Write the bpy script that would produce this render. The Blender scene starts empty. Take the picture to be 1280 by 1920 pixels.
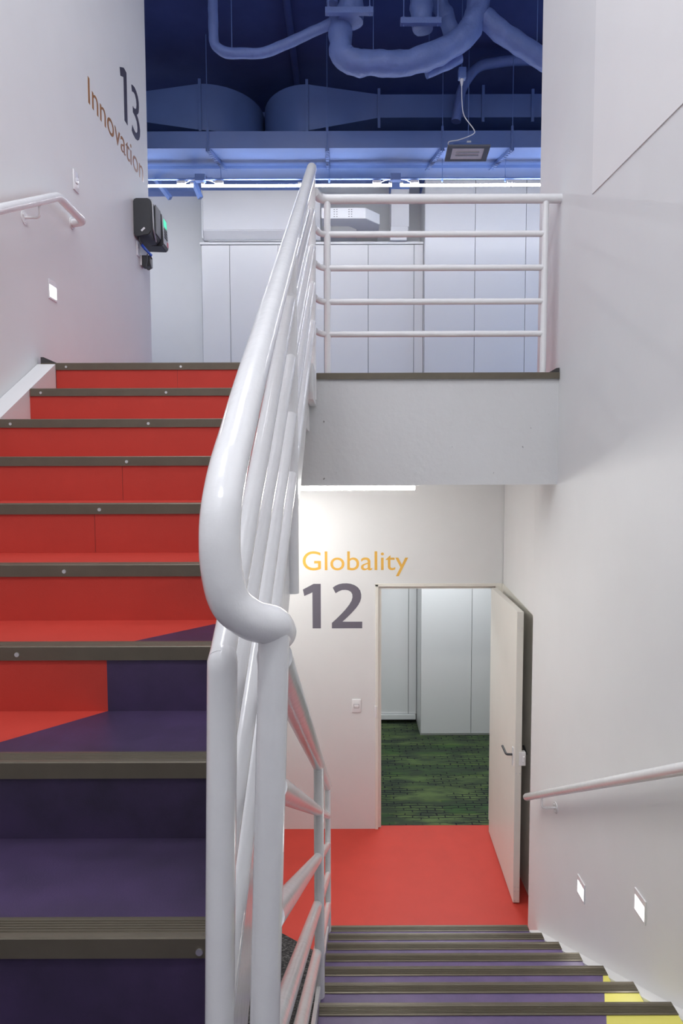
import bpy, bmesh, math, random
from mathutils import Vector, Matrix, noise as mnoise
random.seed(7)
SC = bpy.context.scene
COL = SC.collection
PI = math.pi
R_ = 0.1725          # riser
T_ = 0.30            # tread
EYE = 3.19

# ------------------------------------------------------------------ camera
cam_d = bpy.data.cameras.new('camera')
cam = bpy.data.objects.new('camera', cam_d); COL.objects.link(cam)
cam_d.sensor_fit = 'HORIZONTAL'; cam_d.sensor_width = 24.0; cam_d.lens = 1200 / 1280 * 24.0
cam_d.clip_start = 0.05; cam_d.clip_end = 100
M = Matrix.Rotation(PI / 2 - 0.0653, 4, 'X') @ Matrix.Rotation(-0.003, 4, 'Z')
M.translation = Vector((0, 0, EYE))
cam.matrix_world = M
SC.camera = cam

# ------------------------------------------------------------------ world, exposure, lights
SC.view_settings.view_transform = 'Standard'
SC.view_settings.look = 'None'
SC.view_settings.gamma = 1.0
SC.view_settings.use_curve_mapping = False
SC.view_settings.exposure = 0.0
w = bpy.data.worlds.new('world'); SC.world = w; w.use_nodes = True
w.node_tree.nodes['Background'].inputs[0].default_value = (0.9, 0.93, 1.0, 1)
w.node_tree.nodes['Background'].inputs[1].default_value = 0.05

def area(name, loc, sx, sy, power, color=(1, 1, 1), rot=(0, 0, 0)):
    d = bpy.data.lights.new(name, 'AREA'); d.shape = 'RECTANGLE'; d.size = sx; d.size_y = sy
    d.energy = power; d.color = color
    o = bpy.data.objects.new(name, d); COL.objects.link(o); o.location = loc; o.rotation_euler = rot
    return o
W_COOL = (0.93, 0.95, 1.0)
W_WARM = (1.0, 0.98, 0.93)
# ceiling luminaires of the stairwell (their housings are built further down)
area('stair_light', (-0.95, 1.6, 7.44), 1.0, 0.5, 38, W_COOL)
area('stair_light', (-0.3, -0.6, 7.44), 1.2, 0.5, 72, W_COOL)
area('stair_light', (-0.2, 3.4, 7.44), 1.2, 0.5, 15, W_COOL)
# unseen fill lights added: on the hall's left far wall, and cool from the right
area('hall_wall_fill', (-3.2, 6.7, 6.3), 1.2, 0.3, 17, W_COOL, (math.radians(35), 0, 0))
area('hall_cool_fill', (4.45, 6.6, 4.9), 1.6, 1.8, 30, (0.55, 0.70, 1.0), (0, PI / 2, 0))
# ceiling light of the lower room; added unseen fill brightening the lower landing
area('room_light', (1.0, 6.6, 2.86), 1.2, 0.6, 38, (0.90, 0.96, 1.0))
area('landing_fill', (-0.9, 4.9, 3.06), 1.2, 0.3, 20, W_WARM)

# ------------------------------------------------------------------ materials
MATS = {}
def mat(name, col, rough=0.5, metal=0.0, spec=0.5, nscale=0, namt=0.0, bump=0.0, bscale=60, col2=None, coat=0.0, emit=None, estr=0.0):
    m = bpy.data.materials.new(name); m.use_nodes = True
    nt = m.node_tree; b = nt.nodes['Principled BSDF']
    b.inputs['Base Color'].default_value = (*col, 1); b.inputs['Roughness'].default_value = rough
    b.inputs['Metallic'].default_value = metal; b.inputs['Specular IOR Level'].default_value = spec
    b.inputs['Coat Weight'].default_value = coat; b.inputs['Coat Roughness'].default_value = 0.08
    tc = nt.nodes.new('ShaderNodeNewGeometry')
    if nscale:
        n = nt.nodes.new('ShaderNodeTexNoise'); n.inputs['Scale'].default_value = nscale; n.inputs['Detail'].default_value = 6
        n.inputs['Roughness'].default_value = 0.6
        nt.links.new(tc.outputs['Position'], n.inputs['Vector'])
        r = nt.nodes.new('ShaderNodeValToRGB')
        c2 = col2 or tuple(max(0, c * (1 - namt)) for c in col)
        c1 = col if col2 else tuple(min(1, c * (1 + namt)) for c in col)
        r.color_ramp.elements[0].position = 0.32; r.color_ramp.elements[1].position = 0.68
        r.color_ramp.elements[0].color = (*c2, 1); r.color_ramp.elements[1].color = (*c1, 1)
        nt.links.new(n.outputs['Fac'], r.inputs['Fac']); nt.links.new(r.outputs['Color'], b.inputs['Base Color'])
    if bump:
        n2 = nt.nodes.new('ShaderNodeTexNoise'); n2.inputs['Scale'].default_value = bscale; n2.inputs['Detail'].default_value = 4
        nt.links.new(tc.outputs['Position'], n2.inputs['Vector'])
        bp = nt.nodes.new('ShaderNodeBump'); bp.inputs['Strength'].default_value = bump; bp.inputs['Distance'].default_value = 0.01
        nt.links.new(n2.outputs['Fac'], bp.inputs['Height']); nt.links.new(bp.outputs['Normal'], b.inputs['Normal'])
    if emit:
        b.inputs['Emission Color'].default_value = (*emit, 1); b.inputs['Emission Strength'].default_value = estr
    MATS[name] = m
    return m

mat('wall_paint', (0.785, 0.79, 0.795), 0.55, spec=0.35, nscale=3, namt=0.012, bump=0.03, bscale=45)
mat('wall_panel_paint', (0.86, 0.86, 0.86), 0.6, nscale=3, namt=0.01)
mat('gloss_white', (0.84, 0.84, 0.85), 0.22, spec=0.5, bump=0.12, bscale=35, nscale=9, namt=0.02, coat=0.3)
mat('cabinet_white', (0.84, 0.84, 0.84), 0.28, nscale=2, namt=0.01)
mat('cream_paint', (0.82, 0.80, 0.74), 0.4, nscale=4, namt=0.015, bump=0.02)
mat('red_vinyl', (0.54, 0.054, 0.038), 0.5, spec=0.3,  nscale=5, namt=0.04, bump=0.05, bscale=300)
mat('purple_vinyl', (0.064, 0.040, 0.105), 0.4, nscale=4, col2=(0.030, 0.022, 0.048), bump=0.05, bscale=300)
mat('violet_vinyl', (0.160, 0.110, 0.245), 0.4, nscale=5, col2=(0.105, 0.075, 0.180), bump=0.05, bscale=300)
mat('yellow_vinyl', (0.78, 0.72, 0.16), 0.4, nscale=6, namt=0.03)
mat('bronze_metal', (0.145, 0.125, 0.092), 0.38, metal=0.35, nscale=14, namt=0.06)
mat('dark_trim', (0.05, 0.045, 0.045), 0.45, nscale=14, namt=0.06)
mat('blue_carpet', (0.06, 0.10, 0.26), 0.95, spec=0.1, nscale=8, namt=0.15)
mat('seam_dark', (0.16, 0.02, 0.015), 0.6, nscale=20, namt=0.05)
mat('steel', (0.75, 0.75, 0.75), 0.3, metal=0.9, nscale=30, namt=0.03)
mat('duct_blue', (0.120, 0.195, 0.450), 0.3, spec=0.9,  nscale=2.5, namt=0.06, bump=0.02, bscale=10)
mat('pipe_blue', (0.145, 0.215, 0.500), 0.5, nscale=8, namt=0.08, bump=0.9, bscale=16)
mat('ceiling_blue', (0.055, 0.082, 0.250), 0.75, nscale=3, namt=0.12, bump=0.15, bscale=9)
mat('beam_blue', (0.20, 0.30, 0.66), 0.6, nscale=3, namt=0.04)
mat('black_plastic', (0.035, 0.037, 0.042), 0.4, nscale=20, namt=0.05)
mat('grey_plastic', (0.16, 0.165, 0.175), 0.35, nscale=20, namt=0.03)
mat('silver_plastic', (0.45, 0.46, 0.48), 0.3, metal=0.3, nscale=20, namt=0.03)
mat('white_plastic', (0.85, 0.85, 0.87), 0.25, nscale=20, namt=0.01)
mat('blue_tie', (0.02, 0.10, 0.55), 0.4, nscale=40, namt=0.2)
mat('red_sticker', (0.6, 0.02, 0.06), 0.4, nscale=40, namt=0.05)
mat('green_screen', (0.02, 0.3, 0.2), 0.4, emit=(0.05, 0.95, 0.5), estr=0.9)
mat('tube_glow', (1, 1, 1), 0.4, emit=(0.97, 0.98, 1.0), estr=33.0)
mat('landing_tube_glow', (1, 1, 1), 0.4, emit=(1.0, 0.985, 0.94), estr=125.0)
mat('lamp_glow', (1, 1, 1), 0.4, emit=(1.0, 0.99, 0.97), estr=7.0)
mat('heater_glass', (0.92, 0.85, 0.80), 0.25, nscale=30, namt=0.05)
mat('text_gold', (0.80, 0.46, 0.085), 0.4, nscale=30, namt=0.01)
mat('text_bronze', (0.40, 0.19, 0.07), 0.28, nscale=30, namt=0.01)
mat('text_grey', (0.155, 0.145, 0.18), 0.35, nscale=30, namt=0.01)
mat('text_dark', (0.085, 0.080, 0.115), 0.35, nscale=30, namt=0.01)
mat('dark_void', (0.02, 0.02, 0.02), 0.8, nscale=5, namt=0.1)

def concrete():
    m = bpy.data.materials.new('beam_paint'); m.use_nodes = True; nt = m.node_tree; b = nt.nodes['Principled BSDF']
    b.inputs['Roughness'].default_value = 0.6
    g = nt.nodes.new('ShaderNodeNewGeometry')
    n = nt.nodes.new('ShaderNodeTexNoise'); n.inputs['Scale'].default_value = 2.2; n.inputs['Detail'].default_value = 5
    nt.links.new(g.outputs['Position'], n.inputs['Vector'])
    r = nt.nodes.new('ShaderNodeValToRGB'); r.color_ramp.elements[0].color = (0.66, 0.66, 0.66, 1); r.color_ramp.elements[1].color = (0.74, 0.74, 0.75, 1)
    nt.links.new(n.outputs['Fac'], r.inputs['Fac'])
    v = nt.nodes.new('ShaderNodeTexNoise'); v.inputs['Scale'].default_value = 26; v.inputs['Detail'].default_value = 3
    nt.links.new(g.outputs['Position'], v.inputs['Vector'])
    r2 = nt.nodes.new('ShaderNodeValToRGB'); r2.color_ramp.elements[0].position = 0.735; r2.color_ramp.elements[1].position = 0.76
    r2.color_ramp.elements[0].color = (0, 0, 0, 1); r2.color_ramp.elements[1].color = (1, 1, 1, 1)
    nt.links.new(v.outputs['Fac'], r2.inputs['Fac'])
    mx = nt.nodes.new('ShaderNodeMix'); mx.data_type = 'RGBA'
    nt.links.new(r2.outputs['Color'], mx.inputs['Factor']); nt.links.new(r.outputs['Color'], mx.inputs['A']); mx.inputs['B'].default_value = (0.28, 0.27, 0.26, 1)
    nt.links.new(mx.outputs['Result'], b.inputs['Base Color'])
    bp = nt.nodes.new('ShaderNodeBump'); bp.inputs['Strength'].default_value = 0.25; bp.inputs['Distance'].default_value = 0.01
    nt.links.new(v.outputs['Fac'], bp.inputs['Height']); nt.links.new(bp.outputs['Normal'], b.inputs['Normal'])
    MATS['beam_paint'] = m
concrete()

def green_carpet():
    m = bpy.data.materials.new('green_carpet'); m.use_nodes = True; nt = m.node_tree; b = nt.nodes['Principled BSDF']
    b.inputs['Roughness'].default_value = 0.95; b.inputs['Specular IOR Level'].default_value = 0.1
    g = nt.nodes.new('ShaderNodeNewGeometry')
    def noise(scale, sx, sy, det=6):
        mp = nt.nodes.new('ShaderNodeMapping'); mp.inputs['Scale'].default_value = (sx, sy, 1)
        nt.links.new(g.outputs['Position'], mp.inputs['Vector'])
        n = nt.nodes.new('ShaderNodeTexNoise'); n.inputs['Scale'].default_value = scale; n.inputs['Detail'].default_value = det
        nt.links.new(mp.outputs['Vector'], n.inputs['Vector']); return n
    # planks 1 m x 0.25 m, each with a tone of its own
    pk = nt.nodes.new('ShaderNodeTexBrick'); pk.inputs['Scale'].default_value = 1
    pk.inputs['Brick Width'].default_value = 0.95; pk.inputs['Row Height'].default_value = 0.25; pk.inputs['Mortar Size'].default_value = 0.003
    pk.inputs['Color1'].default_value = (0.038, 0.090, 0.034, 1); pk.inputs['Color2'].default_value = (0.130, 0.175, 0.075, 1)
    pk.inputs['Mortar'].default_value = (0.11, 0.15, 0.03, 1)
    nt.links.new(g.outputs['Position'], pk.inputs['Vector'])
    n1 = noise(3.0, 1.0, 2.6)
    r1 = nt.nodes.new('ShaderNodeValToRGB'); r1.color_ramp.elements[0].position = 0.40; r1.color_ramp.elements[1].position = 0.62
    nt.links.new(n1.outputs['Fac'], r1.inputs['Fac'])
    m1 = nt.nodes.new('ShaderNodeMix'); m1.data_type = 'RGBA'; m1.inputs['A'].default_value = (0.050, 0.068, 0.046, 1)
    nt.links.new(r1.outputs['Color'], m1.inputs['Factor']); nt.links.new(pk.outputs['Color'], m1.inputs['B'])
    # cobble line pattern, present in patches
    br = nt.nodes.new('ShaderNodeTexBrick'); br.inputs['Scale'].default_value = 1
    br.inputs['Brick Width'].default_value = 0.15; br.inputs['Row Height'].default_value = 0.042; br.inputs['Mortar Size'].default_value = 0.008
    br.inputs['Mortar Smooth'].default_value = 0.5
    n3 = noise(7, 1, 1, 3)
    mm = nt.nodes.new('ShaderNodeVectorMath'); mm.operation = 'SCALE'; mm.inputs['Scale'].default_value = 0.05
    nt.links.new(n3.outputs['Color'], mm.inputs[0])
    ad = nt.nodes.new('ShaderNodeVectorMath'); nt.links.new(g.outputs['Position'], ad.inputs[0]); nt.links.new(mm.outputs[0], ad.inputs[1])
    nt.links.new(ad.outputs[0], br.inputs['Vector'])
    n2 = noise(2.2, 0.8, 3.2, 2)
    r2 = nt.nodes.new('ShaderNodeValToRGB'); r2.color_ramp.elements[0].position = 0.43; r2.color_ramp.elements[1].position = 0.52
    nt.links.new(n2.outputs['Fac'], r2.inputs['Fac'])
    mu = nt.nodes.new('ShaderNodeMath'); mu.operation = 'MULTIPLY'
    nt.links.new(br.outputs['Fac'], mu.inputs[0]); nt.links.new(r2.outputs['Color'], mu.inputs[1])
    m2 = nt.nodes.new('ShaderNodeMix'); m2.data_type = 'RGBA'; m2.inputs['B'].default_value = (0.022, 0.024, 0.028, 1)
    nt.links.new(mu.outputs[0], m2.inputs['Factor']); nt.links.new(m1.outputs['Result'], m2.inputs['A'])
    nt.links.new(m2.outputs['Result'], b.inputs['Base Color'])
    MATS['green_carpet'] = m
green_carpet()

def dark_carpet():
    m = bpy.data.materials.new('dark_carpet'); m.use_nodes = True; nt = m.node_tree; b = nt.nodes['Principled BSDF']
    b.inputs['Roughness'].default_value = 0.95
    g = nt.nodes.new('ShaderNodeNewGeometry')
    mp = nt.nodes.new('ShaderNodeMapping'); mp.inputs['Scale'].default_value = (1, 5, 1)
    nt.links.new(g.outputs['Position'], mp.inputs['Vector'])
    n = nt.nodes.new('ShaderNodeTexNoise'); n.inputs['Scale'].default_value = 60; n.inputs['Detail'].default_value = 3
    nt.links.new(mp.outputs['Vector'], n.inputs['Vector'])
    r = nt.nodes.new('ShaderNodeValToRGB'); r.color_ramp.elements[0].position = 0.5; r.color_ramp.elements[1].position = 0.66
    r.color_ramp.elements[0].color = (0.018, 0.018, 0.02, 1); r.color_ramp.elements[1].color = (0.18, 0.17, 0.17, 1)
    nt.links.new(n.outputs['Fac'], r.inputs['Fac']); nt.links.new(r.outputs['Color'], b.inputs['Base Color'])
    MATS['dark_carpet'] = m
dark_carpet()

# ------------------------------------------------------------------ helpers
def link(name, bm, m, parent=None, smooth=False):
    me = bpy.data.meshes.new(name)
    bmesh.ops.recalc_face_normals(bm, faces=bm.faces)
    bm.to_mesh(me); bm.free()
    for k in (m if isinstance(m, (list, tuple)) else [m]):
        me.materials.append(MATS[k])
    if smooth:
        for p in me.polygons: p.use_smooth = True
        try: me.set_sharp_from_angle(angle=math.radians(40))
        except Exception: pass
    o = bpy.data.objects.new(name, me); COL.objects.link(o)
    if parent: o.parent = parent; o.matrix_parent_inverse = parent.matrix_world.inverted() if False else Matrix.Translation(-parent.location)
    return o
def empty(name, loc, label=None, cat=None, group=None, kind=None):
    o = bpy.data.objects.new(name, None); COL.objects.link(o); o.location = loc; o.empty_display_size = 0.1
    tag(o, label, cat, group, kind); return o
def tag(o, label=None, cat=None, group=None, kind=None):
    if label: o['label'] = label
    if cat: o['category'] = cat
    if group: o['group'] = group
    if kind: o['kind'] = kind
    return o
def struct(name, bm, m, label=None, parent=None):
    o = link(name, bm, m, parent)
    o['kind'] = 'structure'
    if label: o['label'] = label
    return o
def box(bm, x0, x1, y0, y1, z0, z1, bev=0, mi=0):
    r = bmesh.ops.create_cube(bm, size=1)
    vs = r['verts']
    bmesh.ops.scale(bm, vec=(x1 - x0, y1 - y0, z1 - z0), verts=vs)
    bmesh.ops.translate(bm, vec=((x0 + x1) / 2, (y0 + y1) / 2, (z0 + z1) / 2), verts=vs)
    fs = {f for v in vs for f in v.link_faces}
    for f in fs: f.material_index = mi
    if bev:
        es = {e for v in vs for e in v.link_edges}
        rr = bmesh.ops.bevel(bm, geom=list(es), offset=bev, segments=2, affect='EDGES', profile=0.5)
        for f in rr['faces']: f.material_index = mi
    return bm
def BX(*a, **k): return box(bmesh.new(), *a, **k)
def prism(bm, pts, axis, a, b):
    """polygon pts (2-D) extruded along an axis from a to b. axis 'x': pts=(y,z); 'y': pts=(x,z); 'z': pts=(x,y)"""
    def P(p, t):
        return {'x': (t, p[0], p[1]), 'y': (p[0], t, p[1]), 'z': (p[0], p[1], t)}[axis]
    lo = [bm.verts.new(P(p, a)) for p in pts]; hi = [bm.verts.new(P(p, b)) for p in pts]
    n = len(pts)
    bm.faces.new(lo); bm.faces.new(hi[::-1])
    for i in range(n): bm.faces.new((lo[i], hi[i], hi[(i + 1) % n], lo[(i + 1) % n]))
    return bm
def smooth_path(pts, rad=0.05, seg=6):
    """round the corners of a polyline"""
    pts = [Vector(p) for p in pts]; out = [pts[0]]
    for i in range(1, len(pts) - 1):
        a, b, c = pts[i - 1], pts[i], pts[i + 1]
        d1, d2 = (a - b), (c - b); r = min(rad, d1.length * .48, d2.length * .48)
        p1 = b + d1.normalized() * r; p2 = b + d2.normalized() * r
        for s in range(seg + 1):
            t = s / seg; out.append(p1.lerp(b, t).lerp(b.lerp(p2, t), t))
    out.append(pts[-1]); return out
def tube(bm, pts, r, n=20, cap=True, dome=False, wob=0.0, seed=0.0, sub=0):
    pts = [Vector(p) for p in pts]
    if sub:
        q = []
        for a, b in zip(pts[:-1], pts[1:]):
            k = max(1, int((b - a).length / sub))
            q += [a.lerp(b, i / k) for i in range(k)]
        pts = q + [pts[-1]]
    rr = r if isinstance(r, (list, tuple)) else [r] * len(pts)
    tan = []
    for i in range(len(pts)):
        a = pts[max(0, i - 1)]; b = pts[min(len(pts) - 1, i + 1)]
        tan.append((b - a).normalized())
    up = Vector((0, 0, 1)) if abs(tan[0].z) < 0.9 else Vector((1, 0, 0))
    u = tan[0].cross(up).normalized()
    rings = []
    for i, p in enumerate(pts):
        u = (u - tan[i] * u.dot(tan[i])).normalized(); v = tan[i].cross(u)
        ring = []
        for k in range(n):
            a = 2 * PI * k / n; d = u * math.cos(a) + v * math.sin(a)
            q = rr[i]
            if wob: q *= 1 + wob * mnoise.noise((p + d * 0.12) * 9 + Vector((seed, 0, 0))) + wob * .6 * mnoise.noise(Vector((seed, i * .45, math.floor(k / 3))))
            ring.append(bm.verts.new(p + d * q))
        rings.append(ring)
    for a, b in zip(rings[:-1], rings[1:]):
        for k in range(n): bm.faces.new((a[k], a[(k + 1) % n], b[(k + 1) % n], b[k]))
    if cap:
        bm.faces.new(rings[0][::-1]); bm.faces.new(rings[-1])
    return bm
def cyl(bm, p0, p1, r, n=16): return tube(bm, [p0, p1], r, n)

# ================================================================== THE SETTING
HALL = 3.7615
XL, XR = -1.62, 1.295
struct('floor', BX(-3.2, 1.5, 3.95, 5.56, -0.2, 0.0), 'red_vinyl', 'smooth red vinyl floor of the lower landing before the open door')
bm = bmesh.new(); prism(bm, [(-3.2, 0.2), (-0.115, 0.2), (-0.115, 3.999), (-0.15, 4.024), (-1.62, 5.064), (-3.2, 6.18 - 0.7)], 'z', 0.0005, 0.006)
struct('floor', bm, 'dark_carpet', 'dark grey flecked carpet under the stairs beside the red floor')
struct('floor', BX(-3.2, 1.3, -1.75, 3.95, -0.2, 0.0), 'dark_carpet')
struct('floor', BX(-1.2, 3.4, 5.56, 8.5, -0.2, 0.0), 'green_carpet', 'green cobble patterned carpet in the room behind the open door')
# mid landing the camera stands on
bm = BX(-1.62, 1.295, -1.6, 0.16, 1.52, 1.6915); box(bm, -0.108, 1.295, 0.16, 1.355, 1.52, 1.6915)
struct('floor', bm, 'purple_vinyl')
# upper floor slab: its edge shows as the painted beam
bm = BX(-4.2, 4.7, 3.85, 8.6, 3.10, 3.755)
struct('trim_1', bm, 'beam_paint', 'scuffed white painted concrete slab edge under the landing railing')
bm = BX(-0.148, XR, 3.84, 5.5, 3.7551, HALL); 
struct('floor', bm, 'red_vinyl')
struct('floor', BX(-1.62, -0.19, 3.49, 5.5, 3.7551, HALL), 'red_vinyl')
struct('floor', BX(-4.1, 4.6, 5.5, 8.35, 3.7551, HALL), 'blue_carpet')
struct('trim_8', BX(-0.187, -0.150, 3.462, 3.846, 3.57, HALL), 'wall_paint')
struct('trim_2', BX(-1.62, -0.19, 3.49, 3.85, 3.42, 3.755), 'wall_paint')

struct('wall_left', BX(-1.77, XL, -1.6, 5.56, 0.0, 7.6), 'wall_paint', 'tall white wall with the number 13 beside the red stairs')
struct('wall_right', BX(XR, 1.445, -1.6, 4.28, 0.0, 7.6), 'wall_paint', 'tall white wall beside the descending stairs')
struct('wall_front', BX(-1.77, 1.445, -1.75, -1.6, 0.0, 7.6), 'wall_paint')
# wall over and beside the door niche on the lower landing
bm = bmesh.new(); prism(bm, [(XR, 4.28), (1.402, 5.507), (1.5, 5.507), (1.5, 4.28)], 'z', 2.205, 3.10)
struct('wall_niche', bm, 'wall_paint')
struct('wall_niche', BX(1.392, 1.5, 4.28, 5.507, 0, 2.205), 'cream_paint')
# lower back wall with door opening
DX0, DX1, DH = 0.30, 1.345, 2.20
bm = BX(-3.2, DX0, 5.507, 5.66, 0, 3.10); box(bm, DX0, 1.392, 5.507, 5.66, DH, 3.10); box(bm, 1.345, 1.6, 5.51, 5.66, 0, 3.1)
struct('wall_back', bm, 'wall_paint', 'white wall of the lower landing carrying the number 12 and the door')
struct('wall_landing_side', BX(-3.35, -3.2, -1.6, 5.66, 0, 3.1), 'wall_paint')
# lower room
struct('wall_room_back', BX(-1.2, 3.4, 8.4, 8.5, 0, 2.95), 'wall_paint')
struct('wall_room_left', BX(-1.3, -1.2, 5.66, 8.5, 0, 2.95), 'wall_paint')
struct('wall_room_right', BX(3.4, 3.5, 5.66, 8.5, 0, 2.95), 'wall_paint')
struct('ceiling', BX(-1.3, 3.5, 5.66, 8.5, 2.95, 3.099), 'wall_paint')
# hall walls
struct('wall_hall_far', BX(-4.1, 4.6, 8.35, 8.5, HALL, 7.6), 'wall_paint', 'white far wall of the upper hall behind the cupboards')
struct('wall_hall_left', BX(-4.2, -4.1, 5.45, 8.5, HALL, 7.6), 'wall_paint')
struct('wall_hall_near', BX(-4.1, -1.77, 5.45, 5.56, HALL, 7.6), 'wall_paint')
struct('wall_hall_near', BX(1.445, 4.6, 4.17, 4.28, HALL, 7.6), 'wall_paint')
struct('wall_hall_right', BX(4.6, 4.7, 4.17, 8.5, HALL, 7.6), 'wall_paint')
struct('ceiling', BX(-4.2, 4.7, 5.56, 8.6, 7.6, 7.75), 'ceiling_blue', 'dark blue painted ceiling over the upper hall')
struct('ceiling', BX(-1.77, 4.7, -1.75, 5.56, 7.6, 7.75), 'wall_panel_paint')
# blue painted wall head
struct('trim_3', BX(-4.1, -0.30, 8.2, 8.35, 6.655, 7.6), 'beam_blue', 'blue painted wall head beam over the white hall wall')
struct('trim_4', BX(1.00, 4.6, 8.2, 8.35, 6.655, 7.6), 'beam_blue')
struct('trim_5', BX(-0.30, 1.00, 8.22, 8.35, 6.80, 7.6), 'beam_blue')
struct('trim_6', BX(0.605, 0.83, 7.92, 8.22, 6.56, 7.6), 'beam_blue')
# lighter painted upper panel of the right wall
bm = bmesh.new(); prism(bm, [(3.385, 4.60), (3.385, 7.6), (-1.6, 7.6), (-1.6, 4.53), (2.48, 4.565)], 'x', XR - 0.005, XR)
struct('trim_7', bm, 'wall_panel_paint', 'paler raised panel on the upper wall beside the landing')

# ================================================================== STAIRCASES
RED_LINE = (Vector((-0.621, 1.661, 0)), Vector((1.06, -1, 0)))       # red to the wall side of this line in plan
YEL_LINE = (Vector((1.079, 2.506, 0)), Vector((1, -0.40, 0)))
def nosing_profile(y, z, s=1, d=0.047, h=0.034):
    """L profile; s=+1 the tread runs towards +y (ascending), -1 towards -y (descending)"""
    p = [(y - s * 0.006, z - h), (y - s * 0.006, z + 0.001), (y - s * 0.004, z + 0.0035), (y + s * 0.006, z + 0.0035)]
    t = 0.009
    while t < d - 0.006:
        p += [(y + s * t, z + 0.0015), (y + s * (t + 0.0022), z + 0.0015), (y + s * (t + 0.0032), z + 0.0038), (y + s * (t + 0.0054), z + 0.0038)]
        t += 0.0064
    p += [(y + s * d, z + 0.003), (y + s * d, z + 0.0003), (y + s * 0.0, z + 0.0003), (y + s * 0.0, z - h)]
    return p
def screw(parent, x, y, z, s=1):
    bm = bmesh.new(); tube(bm, [(x, y - s * 0.0058, z), (x, y - s * 0.0085, z)], 0.0062, 14)
    sc = link('screw', bm, 'steel', parent, True); sc['label'] = 'bright round screw head'
    bm = bmesh.new(); tube(bm, [(x, y - s * 0.0085, z), (x, y - s * 0.0088, z)], 0.0024, 8)
    for v in bm.verts: v.co = v.co
    return sc

up = empty('staircase', (-0.85, 0.16, 1.69), 'red and purple vinyl staircase rising to the blue-ceilinged hall, bronze nosings', 'staircase')
for k in range(-3, 9):
    y = 1.061 + T_ * k; z = 2.3815 + R_ * k
    bm = bmesh.new()
    y1 = y + T_ + 0.004 if k < 8 else y + 0.03
    box(bm, -1.522, -0.19, y, y1, z - R_ + (0.0 if k > -3 else 0.0005), z)
    g = bm.verts[:] + bm.edges[:] + bm.faces[:]
    bmesh.ops.bisect_plane(bm, geom=g, plane_co=RED_LINE[0], plane_no=RED_LINE[1])
    for f in bm.faces:
        c = f.calc_center_median() - RED_LINE[0]
        f.material_index = 1 if c.dot(RED_LINE[1]) > 0 else 0
    st = link('step', bm, ['red_vinyl', 'purple_vinyl'], up)
    if k in (4, 8, 5):
        bm = BX(-0.8736 - .0012, -0.8736, y - 0.0008, y + 0.001, z - R_ + 0.003, z - 0.034)
        s_ = link('vinyl_seam', bm, 'seam_dark', st)
    nb = bmesh.new(); prism(nb, nosing_profile(y, z), 'x', -1.518 if k < 8 else -1.60, -0.188 if k < 8 else -0.172)
    n = link('nosing', nb, 'bronze_metal', up); n['label'] = 'ribbed dark bronze metal edge strip'
    if k == 0: screw(n, -0.248, y, z - 0.022)
    elif k >= 2:
        screw(n, -0.854, y, z - 0.018)
        if k >= 6: screw(n, -1.465, y, z - 0.018)
# raking slab under the steps
def nl(y): return 2.3815 + (y - 1.061) * 0.575
bm = bmesh.new(); prism(bm, [(0.17, nl(0.17) - 0.21), (3.48, nl(3.48) - 0.21), (3.48, nl(3.48) - 0.36), (0.17, nl(0.17) - 0.36)], 'x', -1.60, -0.20)
link('stair_slab', bm, 'wall_paint', up)
bm = bmesh.new(); prism(bm, [(0.17, nl(0.17) + 0.0), (3.455, nl(3.455) + 0.0), (3.455, nl(3.455) - 0.20), (0.17, nl(0.17) - 0.20)], 'x', -1.618, -1.522)
link('wall_stringer', bm, 'wall_paint', up)['label'] = 'white raking stringer along the wall'
bm = bmesh.new(); prism(bm, [(0.30, nl(0.30) + 0.01), (3.455, nl(3.455) + 0.005), (3.46, nl(3.46) - 0.15), (3.1, nl(3.1) - 0.205), (0.30, nl(0.30) - 0.205)], 'x', -0.187, -0.172)
link('edge_plate', bm, 'gloss_white', up)['label'] = 'thin white raking steel edge plate'
bm = bmesh.new(); prism(bm, [(-1.60, HALL + 0.003), (-1.60, HALL + 0.034), (-1.585, HALL + 0.034), (-1.522, HALL + 0.006), (-1.522, HALL + 0.003)], 'y', 3.456, 3.478)
link('end_piece', bm, 'dark_trim', up)['label'] = 'dark upturned end of the top strip'

dn = empty('staircase', (0.6, 1.36, 1.69), 'purple and yellow vinyl staircase descending to the lower landing, wide ribbed strips', 'staircase')
def nd(y): return 1.203 - (y - 2.26) * 0.575
for j in range(-3, 7):
    y = 2.26 + T_ * j; z = 1.203 - R_ * j
    if j == -3: z = 1.6915
    bm = bmesh.new()
    if j > -3:
        box(bm, -0.09, 1.222, y - T_ - 0.004, y, z - R_, z)
        g = bm.verts[:] + bm.edges[:] + bm.faces[:]
        bmesh.ops.bisect_plane(bm, geom=g, plane_co=YEL_LINE[0], plane_no=YEL_LINE[1])
        for f in bm.faces:
            c = f.calc_center_median() - YEL_LINE[0]
            f.material_index = 1 if c.dot(YEL_LINE[1]) > 0 else 0
        link('step', bm, ['violet_vinyl', 'yellow_vinyl'], dn)
    nb = bmesh.new(); prism(nb, nosing_profile(y, z, -1, d=0.052), 'x', -0.088, 1.224)
    n = link('nosing', nb, 'bronze_metal', dn); n['label'] = 'ribbed dark bronze metal edge strip'
bm = bmesh.new(); prism(bm, [(1.38, nd(1.38) - 0.21), (3.98, nd(3.98) - 0.15), (3.98, 0.0005), (3.75, 0.0005), (1.38, nd(1.38) - 0.36)], 'x', -0.08, 1.22)
link('stair_slab', bm, 'wall_paint', dn)
bm = bmesh.new(); prism(bm, [(1.38, nd(1.38) - 0.045), (4.06, nd(4.06) - 0.03), (4.06, 0.0005), (3.75, 0.0005), (1.38, nd(1.38) - 0.30)], 'x', 1.224, 1.2945)
link('wall_stringer', bm, 'wall_paint', dn)['label'] = 'white raking stringer along the wall'
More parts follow.
